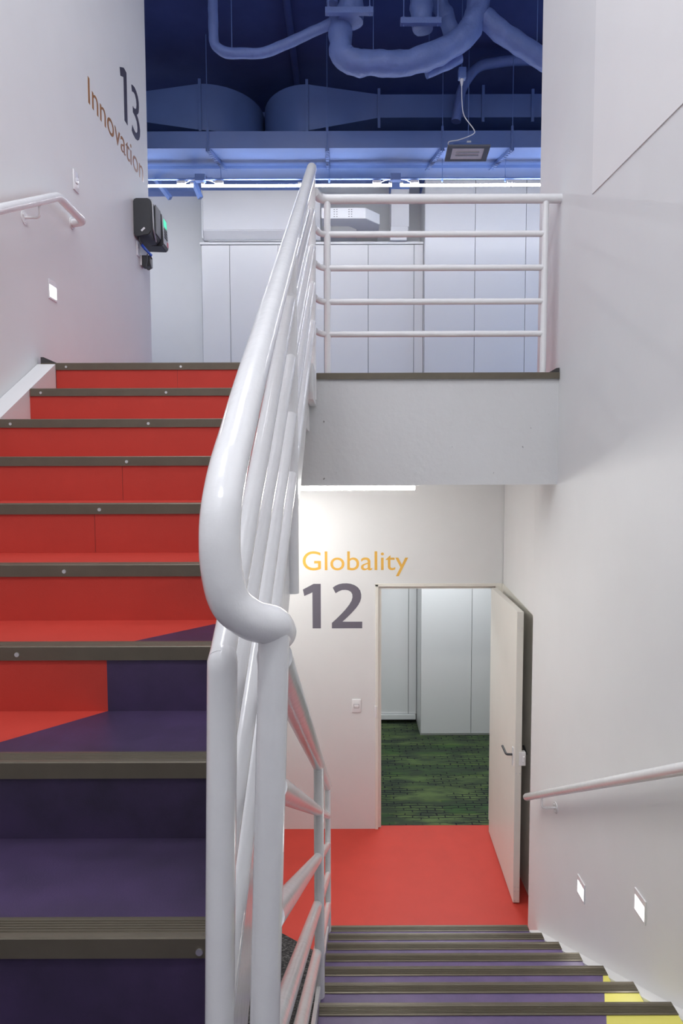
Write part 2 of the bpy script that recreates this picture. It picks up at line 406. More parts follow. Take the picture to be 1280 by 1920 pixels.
bm = bmesh.new(); prism(bm, [(1.38, nd(1.38) + 0.012), (4.06, nd(4.06) + 0.012), (4.06, 0.0005), (3.75, 0.0005), (1.38, nd(1.38) - 0.30)], 'x', -0.106, -0.092)
link('edge_plate', bm, 'gloss_white', dn)['label'] = 'thin white raking steel edge plate'

# landing edge strip
sl = empty('landing_edge_strip', (0.57, 3.84, HALL), 'dark bronze metal strip along the landing edge under the white railing', 'edge strip')
nb = bmesh.new(); prism(nb, nosing_profile(3.84, HALL, 1), 'x', -0.146, 1.293)
link('nosing', nb, 'bronze_metal', sl)
bm = bmesh.new(); prism(bm, [(1.292, HALL + 0.003), (1.292, HALL + 0.03), (1.275, HALL + 0.028), (1.235, HALL + 0.005), (1.235, HALL + 0.003)], 'y', 3.835, 3.856)
link('end_piece', bm, 'dark_trim', sl)['label'] = 'dark upturned end'

# ================================================================== RAILINGS
GW = 'gloss_white'
OFF = [0.195, 0.39, 0.585, 0.78]
def hu(y): return 3.375 + 0.6 * (y - 1.22)
def hd(y): return 2.02 - 0.575 * (y - 2.5)
XU, XD = -0.165, -0.095
rl = empty('stair_railing', (-0.12, 0.84, 1.69), 'glossy white tubular railing with curved handrail between the two stair flights', 'railing')
def catmull(c, seg=8):
    out = []
    for i in range(len(c) - 1):
        p0 = c[max(0, i - 1)]; p1 = c[i]; p2 = c[i + 1]; p3 = c[min(len(c) - 1, i + 2)]
        for s in range(seg):
            t = s / seg
            out.append(0.5 * ((2 * p1) + (-p0 + p2) * t + (2 * p0 - 5 * p1 + 4 * p2 - p3) * t * t + (-p0 + 3 * p1 - 3 * p2 + p3) * t ** 3))
    out.append(c[-1]); return out
HB = [(-0.165, 3.80, hu(3.80)), (-0.165, 2.6, hu(2.6)), (-0.165, 1.45, hu(1.45)), (-0.165, 1.16, hu(1.16)), (-0.165, 1.02, 3.248), (-0.165, 0.935, 3.193), (-0.165, 0.882, 3.143), (-0.165, 0.863, 3.098),
      (-0.162, 0.860, 3.0525), (-0.152, 0.865, 3.010), (-0.126, 0.878, 2.983), (-0.100, 0.902, 2.969), (-0.095, 0.935, 2.950)]
hc = [Vector(p) for p in HB]
cp = hc[:3] + catmull(hc[2:], 8)[1:]
bm = bmesh.new(); tube(bm, cp, 0.0281, 32)
link('handrail', bm, GW, rl, True)['label'] = 'thick white upper handrail ending in a bend'
bm = bmesh.new(); tube(bm, [(XD - 0.003, 0.915, hd(0.915) - 0.012), (XD, 4.02, hd(4.02))], 0.0262, 28)
link('handrail', bm, GW, rl, True)['label'] = 'descending white handrail'
def post2(x0, x1, y, z0, z1, parent, r):
    bm = bmesh.new(); tube(bm, [(x0, y, z0), (x1, y, z1)], r, 24)
    return link('post', bm, GW, parent, True)
def post(x, y, z0, z1, parent, r=0.0205): return post2(x, x, y, z0, z1, parent, r)
post(XU, 3.78, 3.60, hu(3.78), rl, 0.021); post(XU, 2.12, 2.78, hu(2.12), rl, 0.0225)
# first post: its top is mitred into the second rail
bm = bmesh.new(); tube(bm, [(-0.198, 0.93, 1.95), (-0.177, 0.93, 2.895), (-0.1768, 0.931, 2.908), (-0.1762, 0.936, 2.917), (-0.175, 0.947, 2.923)], [0.0224] * 3 + [0.0205, 0.0165], 28)
link('post', bm, GW, rl, True)
post2(-0.139, -0.0965, 0.90, 1.6915, 2.965, rl, 0.0222)
post(XD, 2.50, nd(2.5) - 0.20, hd(2.5), rl); post(XD, 4.02, 0.006, hd(4.02), rl, 0.019)
for za, zb, zc in ((2.912, 3.742, 4.675), (2.775, 3.556, 4.470), (2.575, 3.372, 4.262), (2.37, 3.178, 4.045)):
    xa = -0.177 - 0.0173 * (2.935 - za)
    bm = bmesh.new(); tube(bm, [(xa, 0.93, za), (XU, 2.12, zb)], 0.0195, 20); link('rail', bm, GW, rl, True)
    bm = bmesh.new(); tube(bm, [(XU, 2.12, zb), (XU, 3.78, zc)], 0.0195, 20); link('rail', bm, GW, rl, True)
for o in (0.198, 0.395, 0.595, 0.80):
    z0 = hd(0.90) - o - .01; x0 = -0.0965 - 0.0279 * (2.965 - z0)
    bm = bmesh.new(); tube(bm, [(x0 + 0.004, 0.90, z0), (XD, 4.02, hd(4.02) - o)], 0.0195, 20); link('rail', bm, GW, rl, True)

lr = empty('landing_railing', (0.56, 3.87, HALL), 'white horizontal bar railing on the landing edge in front of the cupboards', 'railing')
LY = 3.875
px0, px1 = -0.079, 1.205
def hbar(z, r, x1, name):
    bm = bmesh.new(); pp = smooth_path([(XU + 0.015, 3.785, z + 0.003), (-0.118, LY, z), (x1, LY, z)], 0.06, 6)
    tube(bm, pp, r, 20); link(name, bm, GW, lr, True)
hbar(4.780, 0.027, XR, 'handrail')
for z in (4.578, 4.383, 4.187, 3.998): hbar(z, 0.0175, px1, 'rail')
for x in (px0, px1): post(x, LY, HALL + 0.0045, 4.775, lr, 0.0195)

def bracket(parent, wx, y, z, hx, hz, s):
    """wall plate, arm and upturned end; s=+1 the wall lies at +x"""
    b = bmesh.new(); tube(b, [(wx, y, z), (wx - s * 0.004, y, z)], 0.034, 20); pl = link('wall_plate', b, GW, parent, True)
    for a in (0.6, 2.7, 4.7):
        b = bmesh.new(); yy = y + 0.022 * math.cos(a); zz = z + 0.022 * math.sin(a)
        tube(b, [(wx - s * 0.004, yy, zz), (wx - s * 0.008, yy, zz)], 0.005, 8); link('screw', b, GW, pl, True)
    b = bmesh.new(); tube(b, smooth_path([(wx - s * 0.003, y, z), (hx, y, z), (hx, y, hz)], 0.02, 5), 0.0065, 10); link('arm', b, GW, parent, True)
hr = empty('wall_handrail', (1.25, 3.0, 1.7), 'round white handrail descending on brackets above the wall step lights', 'handrail')
def hR(y): return 1.064 - (y - 4.038) * 0.582
bm = bmesh.new(); cc = [(1.21, 4.09, hR(4.09)), (1.21, 4.085, hR(4.085)), (1.21, 4.07, hR(4.07)), (1.21, 0.9, hR(0.9)), (1.21, 0.3, hR(0.9))]
tube(bm, cc, [0.012, 0.02, 0.0225, 0.0225, 0.0225], 24); link('handrail_tube', bm, GW, hr, True)
bracket(hr, XR, 3.76, hR(3.76) - 0.085, 1.21, hR(3.76) - 0.015, 1)
bracket(hr, XR, 1.6, hR(1.6) - 0.085, 1.21, hR(1.6) - 0.015, 1)
hl = empty('wall_handrail', (-1.58, 3.0, 4.4), 'round white handrail climbing the wall below the light switch, turned level at its end', 'handrail')
def hL(y): return 4.373 + (y - 2.979) * 0.505
bm = bmesh.new(); tube(bm, smooth_path([(-1.54, 0.3, hL(0.3)), (-1.54, 3.60, hL(3.60)), (-1.54, 3.94, 4.68), (XL, 3.965, 4.68)], 0.045, 7), 0.0235, 24)
link('handrail_tube', bm, GW, hl, True)
bm = bmesh.new(); tube(bm, [(XL, 3.965, 4.68), (XL + 0.005, 3.965, 4.68)], 0.036, 20); link('wall_plate', bm, GW, hl, True)
bracket(hl, XL, 3.37, hL(3.37) - 0.085, -1.54, hL(3.37) - 0.015, -1)
bracket(hl, XL, 1.5, hL(1.5) - 0.085, -1.54, hL(1.5) - 0.015, -1)

# ================================================================== LETTERING
def outline_text(name, txt, width, height, place, m, label, capgauge, off=0.0):
    cu = bpy.data.curves.new(name, 'FONT'); cu.body = txt; cu.size = 1; cu.extrude = 0; cu.offset = off; cu.resolution_u = 6
    tmp = bpy.data.objects.new('tmp', cu); COL.objects.link(tmp)
    dg = bpy.context.evaluated_depsgraph_get(); me = bpy.data.meshes.new_from_object(tmp.evaluated_get(dg))
    bpy.data.objects.remove(tmp)
    cu2 = bpy.data.curves.new(name, 'FONT'); cu2.body = capgauge; cu2.size = 1; t2 = bpy.data.objects.new('tmp', cu2); COL.objects.link(t2)
    dg = bpy.context.evaluated_depsgraph_get(); m2 = bpy.data.meshes.new_from_object(t2.evaluated_get(dg)); bpy.data.objects.remove(t2)
    ch = max(v.co.y for v in m2.vertices) - min(v.co.y for v in m2.vertices)
    xs = [v.co.x for v in me.vertices]; x0, x1 = min(xs), max(xs)
    bm = bmesh.new(); bm.from_mesh(me)
    for v in bm.verts: v.co = Vector(((v.co.x - x0) / (x1 - x0) * width, v.co.y / ch * height, 0))
    finish_text(name, bm, place, m, label)
def finish_text(name, bm, place, m, label):
    ex = bmesh.ops.extrude_face_region(bm, geom=bm.faces[:])
    bmesh.ops.translate(bm, vec=(0, 0, 0.0012), verts=[g for g in ex['geom'] if isinstance(g, bmesh.types.BMVert)])
    bmesh.ops.transform(bm, matrix=place, verts=bm.verts)
    o = link(name, bm, m); tag(o, label, 'wall lettering' if 'number' not in name else 'wall number')
    return o
def back_wall(x, z): return Matrix(((1, 0, 0, x), (0, 0, -1, 5.5068), (0, 1, 0, z), (0, 0, 0, 1)))
def left_wall(y, z): return Matrix(((0, 0, 1, XL + 0.0002), (1, 0, 0, y), (0, 1, 0, z), (0, 0, 0, 1)))
outline_text('wall_lettering', 'Globality', 0.914, 0.163, back_wall(-0.338, 2.325), 'text_gold', 'orange word Globality on the white wall above the number 12', 'H')
outline_text('wall_lettering', 'Innovation', 1.145, 0.164, left_wall(4.28, 5.555), 'text_bronze', 'bronze word Innovation on the tall wall below the number 13', 'H')
def poly_face(bm, pts):
    vs = [bm.verts.new((p[0], p[1], 0)) for p in pts]; f = bm.faces.new(vs)
    bmesh.ops.triangulate(bm, faces=[f])
H_ = 222.0
ONE = [((x - 75) / H_, (740 - y) / H_) for x, y in [(75, 546), (128, 518), (163, 518), (163, 740), (122, 740), (122, 560), (82, 578)]]
TWO = [((x - 217) / H_, (740 - y) / H_) for x, y in [(222, 537), (236, 527), (252, 520), (270, 516.5), (290, 515.5), (310, 518), (330, 525), (346, 536), (357, 551), (362, 570), (362, 588), (357, 606), (348, 623), (334, 642), (315, 663), (292, 686), (270, 706), (270, 707), (367, 707), (367, 740), (217, 740), (217, 713), (240, 692), (264, 668), (285, 645), (303, 622), (314, 603), (319, 586), (318, 570), (311, 558), (299, 551), (284, 548), (268, 549), (252, 555), (236, 565)]]
THREE = [(0.045, 0.945), (0.13, 0.985), (0.25, 1.01), (0.36, 0.995), (0.46, 0.94), (0.515, 0.85), (0.52, 0.75), (0.49, 0.64), (0.42, 0.565), (0.355, 0.53), (0.355, 0.525), (0.44, 0.495), (0.52, 0.42), (0.56, 0.31), (0.545, 0.19), (0.48, 0.085), (0.37, 0.015), (0.23, -0.015), (0.09, 0.0), (0.01, 0.035), (0.045, 0.165), (0.13, 0.13), (0.23, 0.115), (0.32, 0.14), (0.375, 0.2), (0.385, 0.29), (0.345, 0.38), (0.27, 0.425), (0.18, 0.44), (0.11, 0.44), (0.11, 0.565), (0.18, 0.565), (0.27, 0.59), (0.335, 0.64), (0.36, 0.73), (0.335, 0.82), (0.27, 0.87), (0.18, 0.875), (0.08, 0.83)]
def figures(name, which, k, gap, place, m, label):
    bm = bmesh.new(); poly_face(bm, [(p[0] * k, p[1] * k) for p in ONE])
    poly_face(bm, [((p[0] + gap) * k, p[1] * k) for p in (TWO if which == 2 else THREE)])
    finish_text(name, bm, place, m, label)
figures('wall_number', 2, 0.392, 0.64, back_wall(-0.338, 1.813), 'text_grey', 'grey number 12 on the white wall beside the open door')
figures('wall_number', 3, 0.385, 0.64, left_wall(4.905, 5.815), 'text_dark', 'dark grey number 13 high on the tall wall by the hall')

# ================================================================== DOOR
dr = empty('door_1', (1.3, 5.507, 0), 'cream flush door standing open against the wall niche', None, None, 'structure')
bm = BX(DX0 - 0.008, DX0 + 0.018, 5.497, 5.66, 0, DH, 0.002); box(bm, DX0 + 0.018, DX0 + 0.045, 5.53, 5.66, 0, DH - 0.02)
box(bm, DX0 - 0.008, 1.391, 5.497, 5.66, DH - 0.02, DH + 0.006, 0.002); box(bm, DX0 + 0.045, 1.33, 5.53, 5.66, DH - 0.045, DH - 0.02)
box(bm, 1.335, 1.391, 5.50, 5.66, 0, DH - 0.02)
link('door_frame', bm, 'cream_paint', dr)
bm = BX(DX0 - 0.013, DX0 + 0.004, 5.492, 5.515, 1.02, 1.12, 0.002); link('strike_plate', bm, 'white_plastic', dr)
bm = bmesh.new(); box(bm, 0, 0.047, -0.93, 0, 0.012, 2.178, 0.0015)
ang = math.radians(-2.2)
LM = Matrix.Translation((1.287, 5.44, 0)) @ Matrix.Rotation(ang, 4, 'Z')
bmesh.ops.transform(bm, matrix=LM, verts=bm.verts)
leaf = link('door_leaf', bm, 'cream_paint', dr)
def on_leaf(bm): bmesh.ops.transform(bm, matrix=LM, verts=bm.verts); return bm
for s, x in ((-1, 0), (1, 0.047)):
    bm = bmesh.new(); box(bm, min(x, x + s * 0.006), max(x, x + s * 0.006), -0.885, -0.855, 1.02, 1.16, 0.002); link('handle_plate', on_leaf(bm), 'white_plastic', leaf)
    bm = bmesh.new(); tube(bm, smooth_path([(x, -0.87, 1.105), (x + s * 0.05, -0.87, 1.105), (x + s * 0.055, -0.76, 1.12)], 0.014, 4), 0.0085, 12)
    link('handle', on_leaf(bm), 'black_plastic', leaf, True)['label'] = 'black lever handle'
bm = bmesh.new(); box(bm, 0.03, 0.075, -0.936, -0.90, 1.05, 1.15, 0.002); tube(bm, [(0.06, -0.94, 1.08), (0.06, -0.94, 1.12)], 0.007, 10); link('lock', on_leaf(bm), 'white_plastic', leaf)
for zz in (0.03, 0.10, 0.13, 0.99, 2.06):
    bm = bmesh.new(); tube(bm, [(0.012, -0.931, zz), (0.012, -0.934, zz)], 0.004, 8); tube(bm, [(0.036, -0.931, zz), (0.036, -0.934, zz)], 0.004, 8); link('screw', on_leaf(bm), 'steel', leaf, True)
bm = BX(1.345, 1.392, 4.285, 4.36, 2.10, 2.19, 0.003); cyl(bm, (1.345, 4.32, 2.14), (1.32, 4.32, 2.14), 0.01, 10)
tag(link('door_stop', bm, 'white_plastic'), 'small white catch at the head of the niche behind the open door', 'door stop')

# ================================================================== SWITCHES, STEP LIGHTS
def wall_plate(name, M4, w_, h_, label, cat, rocker=True):
    e = empty(name, M4.translation, label, cat)
    def X(bm): bmesh.ops.transform(bm, matrix=M4, verts=bm.verts); return bm
    link('cover_plate', X(BX(-w_ / 2, w_ / 2, -h_ / 2, h_ / 2, 0, 0.008, 0.003)), 'white_plastic', e, True)
    if rocker: 
        link('rocker', X(BX(-0.02, 0.02, -0.014, 0.014, 0.008, 0.012, 0.0015)), 'white_plastic', e, True)
        link('rocker_frame', X(BX(-0.024, 0.024, -0.018, 0.018, 0.0078, 0.0088)), 'silver_plastic', e)
    return e, X
MB = Matrix(((1, 0, 0, 0.126), (0, 0, -1, 5.507), (0, 1, 0, 1.122), (0, 0, 0, 1)))
wall_plate('light_switch', MB, 0.078, 0.118, 'small white light switch on the wall between the number 12 and door', 'switch')
ML = Matrix(((0, 0, 1, XL), (1, 0, 0, 4.035), (0, 1, 0, 4.955), (0, 0, 0, 1)))
wall_plate('light_switch', ML, 0.078, 0.120, 'white light switch plate on the tall wall above the handrail end', 'switch')
def step_light(x, y, z, s, label):
    """recessed wall light; s=+1 wall faces +x"""
    M4 = Matrix(((0, 0, s, x), (1, 0, 0, y), (0, 1, 0, z), (0, 0, 0, 1)))
    e = empty('step_light', (x, y, z), label, 'wall light')
    def X(bm): bmesh.ops.transform(bm, matrix=M4, verts=bm.verts); return bm
    W2 = 0.05
    bm = bmesh.new()
    box(bm, -W2, W2, 0.030, W2 + 0.008, 0, 0.006, 0.001); box(bm, -W2, W2, -W2 + 0.002, -0.036, 0, 0.006, 0.001)
    box(bm, -W2, -0.044, -0.036, 0.030, 0, 0.006, 0.001); box(bm, 0.044, W2, -0.036, 0.030, 0, 0.006, 0.001)
    link('light_frame', X(bm), 'white_plastic', e)
    link('diffuser', X(BX(-0.044, 0.044, -0.036, 0.030, 0.0002, 0.003)), 'lamp_glow', e)
    a = area('step_lamp', (x + s * 0.012, y, z), 0.08, 0.06, 0.9, W_WARM, (0, s * PI / 2 * -1 + s * 0.0, 0))
    a.rotation_euler = (0, -s * PI / 2 if s > 0 else PI / 2, 0)
    return e
step_light(XL, 3.668, 4.195, 1, 'glowing square step light in the tall wall above the red stairs')
step_light(XR, 3.33, 0.915, -1, 'glowing square step light nearest the lower landing, under the handrail')
step_light(XR, 2.665, 1.29, -1, 'glowing square step light further up the descending stairs, above yellow steps')

# ================================================================== LOWER LANDING TUBE
def tube_light(x0, x1, y, z, label, group, r=0.013, caps=True, zoff=0.02, glow='tube_glow'):
    e = empty('tube_light', ((x0 + x1) / 2, y, z), label, 'tube light', group)
    bm = bmesh.new(); tube(bm, [(x0, y, z), (x1, y, z)], r, 14); link('glass_tube', bm, glow, e, True)
    for a, b in ((x0 - 0.003, x0 + 0.03), (x1 - 0.03, x1 + 0.003)):
        bm = BX(a, b, y - 0.014, y + 0.014, z + r, z + r + zoff, 0.002); link('lamp_holder', bm, 'white_plastic', e)
    return e
t = tube_light(-0.745, 0.455, 3.985, 3.077, 'bright tube light under the slab edge above the word Globality', None, 0.012, zoff=0.011, glow='landing_tube_glow')
bm = BX(-0.75, 0.48, 3.965, 4.005, 3.092, 3.0995, 0.002); link('batten', bm, 'white_plastic', t)

# ================================================================== LOWER ROOM CUPBOARDS
def cupboard(name, x0, x1, y0, y1, z0, z1, splits, label, plinth=0.1, recess=0.0, hm='cabinet_white', group=None):
    e = empty(name, ((x0 + x1) / 2, (y0 + y1) / 2, z0), label, 'cupboard', group)
    link('body', BX(x0, x1, y0 + 0.02, y1, z0 + plinth, z1), 'grey_plastic', e)  # dark grey behind white doors: shade of the door gaps put into the colour
    link('side_panel', BX(x0 - 0.0015, x0 - 0.0001, y0, y1, z0 + plinth, z1), hm, e)
    if plinth: link('plinth', BX(x0 + 0.002, x1 - 0.002, y0 + recess + 0.02, y1, z0 + 0.0005, z0 + plinth), 'dark_void' if recess > 0.02 else hm, e)
    xs = [x0] + splits + [x1]
    for a, b in zip(xs[:-1], xs[1:]):
        link('cupboard_door', BX(a + 0.003, b - 0.003, y0, y0 + 0.019, z0 + plinth + 0.004, z1 - 0.004, 0.0015), hm, e)
    return e
cupboard('cupboard', 0.94, 2.4, 7.50, 8.38, 0, 2.4, [1.545, 2.0], 'white tall cupboard nearer the door on the green carpet', 0.025)
cupboard('cupboard', -0.6, 0.936, 7.90, 8.38, 0, 2.4, [0.0, 0.40, 0.835], 'grey-white cupboard set back on a plinth in the green carpeted room', 0.115, 0.06)
bm = BX(-0.6, 0.925, 7.87, 7.90, 0.055, 0.115); tag(link('cupboard_base_board', bm, 'cabinet_white'), 'white base board at the foot of the set-back cupboard', 'board')

# ================================================================== HALL CUPBOARDS, AIR CONDITIONER
cb = cupboard('wall_cupboard', -1.70, 1.0085, 8.0, 8.345, HALL, 5.935, [-1.356, -0.765, -0.205, 0.335, 0.895], 'long low row of white cupboards below the air conditioner in the hall', 0.08)
link('top_board', BX(-1.715, 1.0085, 7.985, 8.345, 5.936, 5.965, 0.002), 'cabinet_white', cb)
cupboard('tall_cupboard', 1.012, 3.4, 7.9, 8.345, HALL, 6.654, [1.618, 2.229, 2.8], 'tall white cupboard reaching the blue beam behind the landing railing', 0.08)
ac = empty('air_conditioner', (-0.95, 8.1, 5.97), 'wide white air conditioner on the far wall above the low cupboards', 'air conditioner')
bm = bmesh.new(); prism(bm, [(7.90, 6.075), (7.90, 6.54), (8.19, 6.54), (8.19, 5.975), (7.97, 5.975)], 'x', -1.655, -0.245)
bmesh.ops.bevel(bm, geom=bm.edges[:], offset=0.006, segments=2, affect='EDGES')
link('casing', bm, 'cabinet_white', ac)
link('air_flap', BX(-1.60, -0.30, 7.968, 8.05, 5.966, 5.974), 'silver_plastic', ac)
link('end_cap', BX(-1.668, -1.6555, 7.895, 8.19, 5.98, 6.545, 0.003), 'cabinet_white', ac)
# perforated tray
tr = empty('cable_tray', (0.1, 7.7, 6.1), 'white perforated cable tray bending towards the wall beside the air conditioner', 'cable tray')
def ribbon(pts, z0, z1, th):
    bm = bmesh.new()
    a = [Vector(p) for p in pts]
    for p, q in zip(a[:-1], a[1:]):
        d = (q - p).normalized(); n = Vector((-d.y, d.x)) * th
        prism(bm, [tuple(p), tuple(q), tuple(q + n), tuple(p + n)], 'z', z0, z1)
    return bm
link('tray_side', ribbon([(-0.22, 7.6), (0.288, 7.6), (0.462, 7.79), (0.462, 8.34)], 6.095, 6.21, 0.004), 'cabinet_white', tr)
link('tray_side', ribbon([(-0.22, 7.84), (0.10, 7.84), (0.20, 7.95), (0.20, 8.34)], 6.095, 6.21, 0.004), 'cabinet_white', tr)
bm = bmesh.new(); prism(bm, [(-0.22, 7.604), (0.286, 7.604), (0.458, 7.79), (0.458, 8.34), (0.204, 8.34), (0.204, 7.95), (0.102, 7.838), (-0.22, 7.838)], 'z', 6.092, 6.0945)
link('tray_bottom', bm, 'cabinet_white', tr)
for i in range(4):
    for x in (0.0, 0.03, 0.17, 0.20):
        link('slot', BX(x - 0.10 + 0.02, x - 0.10 + 0.034, 7.5985, 7.6, 6.11 + i * 0.026, 6.118 + i * 0.026), 'grey_plastic', tr)
vd = empty('vertical_duct', (0.71, 8.0, 5.96), 'white vertical duct boxing on the hall wall left of the tall cupboard'.replace(' left of', ' beside'), 'duct')
link('duct_body', BX(0.61, 0.825, 7.93, 8.2, 6.12, 6.559, 0.002), 'cabinet_white', vd)
link('duct_joint', BX(0.605, 0.815, 7.925, 8.2, 6.06, 6.118, 0.002), 'cabinet_white', vd)
link('duct_foot', BX(0.60, 0.80, 7.94, 8.2, 5.966, 6.058, 0.002), 'cabinet_white', vd)

# ================================================================== HALL TUBE LIGHTS
hallg = 'hall tube lights under the blue ducts'
tube_light(-2.76, -1.562, 7.0, 6.203, 'bright tube light beside the tall wall, left end of the hall row', hallg)
tube_light(-1.472, -0.42, 7.0, 6.203, 'bright tube light over the air conditioner, under the blue duct', hallg)
tube_light(-0.395, 0.542, 7.0, 6.203, 'bright tube light over the white cable tray', hallg)
tube_light(0.633, 1.80, 7.0, 6.203, 'bright tube light over the tall white cupboard', hallg)
tube_light(1.82, 3.0, 7.0, 6.203, 'bright tube light at the right end of the hall row', hallg)
cd = empty('conduit_line', (0, 7.0, 6.28), 'thin blue conduit with junction boxes just above the hall tube lights', 'conduit')
bm = bmesh.new(); tube(bm, [(-4.05, 7.02, 6.28), (4.5, 7.02, 6.28)], 0.011, 12); link('conduit', bm, 'duct_blue', cd, True)
for x in (-1.487, 0.585):
    bx_ = link('junction_box', BX(x - 0.055, x + 0.055, 6.985, 7.055, 6.255, 6.325, 0.004), 'duct_blue', cd)
    for s in (-1, 1):
        bm = bmesh.new(); tube(bm, [(x + s * 0.056, 7.02, 6.28), (x + s * 0.13, 7.02, 6.28)], 0.016, 12); link('conduit_socket', bm, 'duct_blue', bx_, True)
        bm = bmesh.new(); tube(bm, smooth_path([(x + s * 0.05, 7.0, 6.265), (x + s * 0.10, 7.0, 6.26), (x + s * 0.16, 7.0, 6.235)], 0.02, 4), 0.004, 6); link('lamp_wire', bm, 'white_plastic', bx_, True)
        bm = BX(x + s * 0.20 - 0.045, x + s * 0.20 + 0.045, 6.985, 7.015, 6.224, 6.252, 0.003); link('connector', bm, 'white_plastic', bx_)
for x in (-1.27, -0.12, 1.08, 1.75):
    bm = bmesh.new(); tube(bm, [(x, 7.02, 6.27), (x, 7.02, 6.485)], 0.004, 6); tube(bm, [(x, 7.02, 6.245), (x, 7.02, 6.285)], 0.010, 8); link('hanger_rod', bm, 'duct_blue', cd)

# ================================================================== DUCTS
d1 = empty('rectangular_duct', (0, 7.0, 6.49), 'flat blue rectangular duct lit from below by the hall tubes', 'duct')
link('duct_body', BX(-4.05, 4.5, 6.8, 7.18, 6.49, 6.66, 0.002), 'duct_blue', d1)
link('duct_flange', BX(-4.05, 4.5, 7.182, 7.215, 6.462, 6.67), 'duct_blue', d1)
link('duct_body', BX(-4.05, 4.5, 7.218, 7.32, 6.474, 6.66), 'duct_blue', d1)
link('duct_body', BX(-4.05, 4.5, 7.34, 7.56, 6.50, 6.80, 0.01), 'duct_blue', d1)
bm = bmesh.new()
for x in (-2.35, -1.25, 0.85, 1.75):
    pass
def hanger(x, slant):
    h = link('duct_hanger', BX(x - 0.012, x + 0.012, 6.788, 6.7995, 6.46, 6.70), 'duct_blue', d1)
    bm = bmesh.new()
    n = 12
    for i in range(n):   # perforated channel under the duct
        t0 = i / n; y0 = 6.79 + 0.44 * t0; y1 = y0 + 0.44 / n * 0.62
        x0 = x + slant * t0
        prism(bm, [(x0 - 0.02, y0), (x0 + 0.02, y0), (x0 + 0.02 + slant / n * .6, y1), (x0 - 0.02 + slant / n * .6, y1)], 'z', 6.455, 6.462)
    for s in (-0.02, 0.016):
        prism(bm, [(x + s, 6.79), (x + s + 0.004, 6.79), (x + s + 0.004 + slant, 7.23), (x + s + slant, 7.23)], 'z', 6.455, 6.486)
    link('perforated_channel', bm, 'duct_blue', h)
    bm = bmesh.new(); tube(bm, [(x, 6.785, 6.44), (x, 6.785, 7.598)], 0.0045, 8); link('threaded_rod', bm, 'duct_blue', h)
for x, s in ((-1.36, 0.10), (-0.135, 0.0), (1.045, -0.10), (1.76, -0.12)): hanger(x, s)
# slanted perforated struts on the left
for (a, b) in (((-2.12, 7.5, 6.52), (-1.935, 7.5, 6.28)), ((-1.63, 7.3, 6.40), (-1.55, 7.3, 6.20))):
    bm = bmesh.new(); tube(bm, [a, b], 0.032, 4)
    tag(link('ceiling_strut', bm, 'duct_blue'), 'slanted blue perforated strut by the tall wall' if a[0] < -2 else 'short blue strut hanging below the junction box', 'strut')

def round_duct(name, label, st, zt):
    """st: list of (front x, front y, back x, back y, z0, z1)"""
    e = empty(name, (st[0][0], st[0][1], st[0][4]), label, 'duct')
    bm = bmesh.new(); rings = []
    for fx, fy, bx, by, z0, z1 in st:
        rings.append([bm.verts.new((fx, fy, z0)), bm.verts.new((fx, fy, z1)), bm.verts.new((bx, by, z1)), bm.verts.new((bx, by, z0))])
    for a, b in zip(rings[:-1], rings[1:]):
        for k in range(4): bm.faces.new((a[k], a[(k + 1) % 4], b[(k + 1) % 4], b[k]))
    bm.faces.new(rings[0][::-1]); bm.faces.new(rings[-1])
    link('duct_body', bm, 'duct_blue', e, True)
    return e
def flange(e, x, z0, z1, y=7.0):
    link('duct_flange', BX(x - 0.014, x + 0.014, y - 0.022, y - 0.001, z0 - 0.02, z1 + 0.04), 'duct_blue', e)
def elbow(cx, x0, sgn, zlo, zhi, n=10):
    """front curve from (cx,7.0) bending back to x0; returns stations"""
    out = []
    rx = abs(x0 - cx); ry = 0.62
    for i in range(1, n + 1):
        a = PI / 2 * i / n
        fx = cx + sgn * rx * math.sin(a); fy = 7.0 + ry * (1 - math.cos(a))
        bx = cx + sgn * (rx * 0.18) * math.sin(a); by = 7.5 + 0.12 * (1 - math.cos(a))
        out.append((fx, fy, bx, by, zlo, zhi))
    out.append((x0, 8.19, cx + sgn * rx * 0.18, 8.19, zlo, zhi))
    return out
sA = [(-4.05, 7.0, -4.05, 7.5, 6.90, 7.13), (-2.35, 7.0, -2.35, 7.5, 6.90, 7.13), (-1.475, 7.0, -1.475, 7.5, 6.775, 7.245)] + elbow(-1.475, -0.875, 1, 6.775, 7.245)
e = round_duct('air_duct', 'large blue duct swelling into an elbow beside the tall wall', sA, 0); flange(e, -1.475, 6.775, 7.245)
sB = [(4.4, 7.0, 4.4, 7.5, 6.895, 7.13), (0.406, 7.0, 0.406, 7.5, 6.895, 7.13), (-0.351, 7.0, -0.351, 7.5, 6.765, 7.235)] + elbow(-0.351, -0.862, -1, 6.765, 7.235)
e = round_duct('air_duct', 'large blue duct running towards the landing wall with a tapered elbow end', sB, 0)
flange(e, -0.351, 6.765, 7.235); flange(e, 0.406, 6.80, 7.14); flange(e, 1.50, 6.86, 7.17); flange(e, 2.02, 6.86, 7.13)
bm = bmesh.new(); tube(bm, [(-4.0, 7.95, 7.34), (4.5, 7.95, 7.34)], 0.06, 14)
tag(link('ceiling_pipe', bm, 'duct_blue', None, True), 'straight blue pipe behind the large ducts', 'pipe')

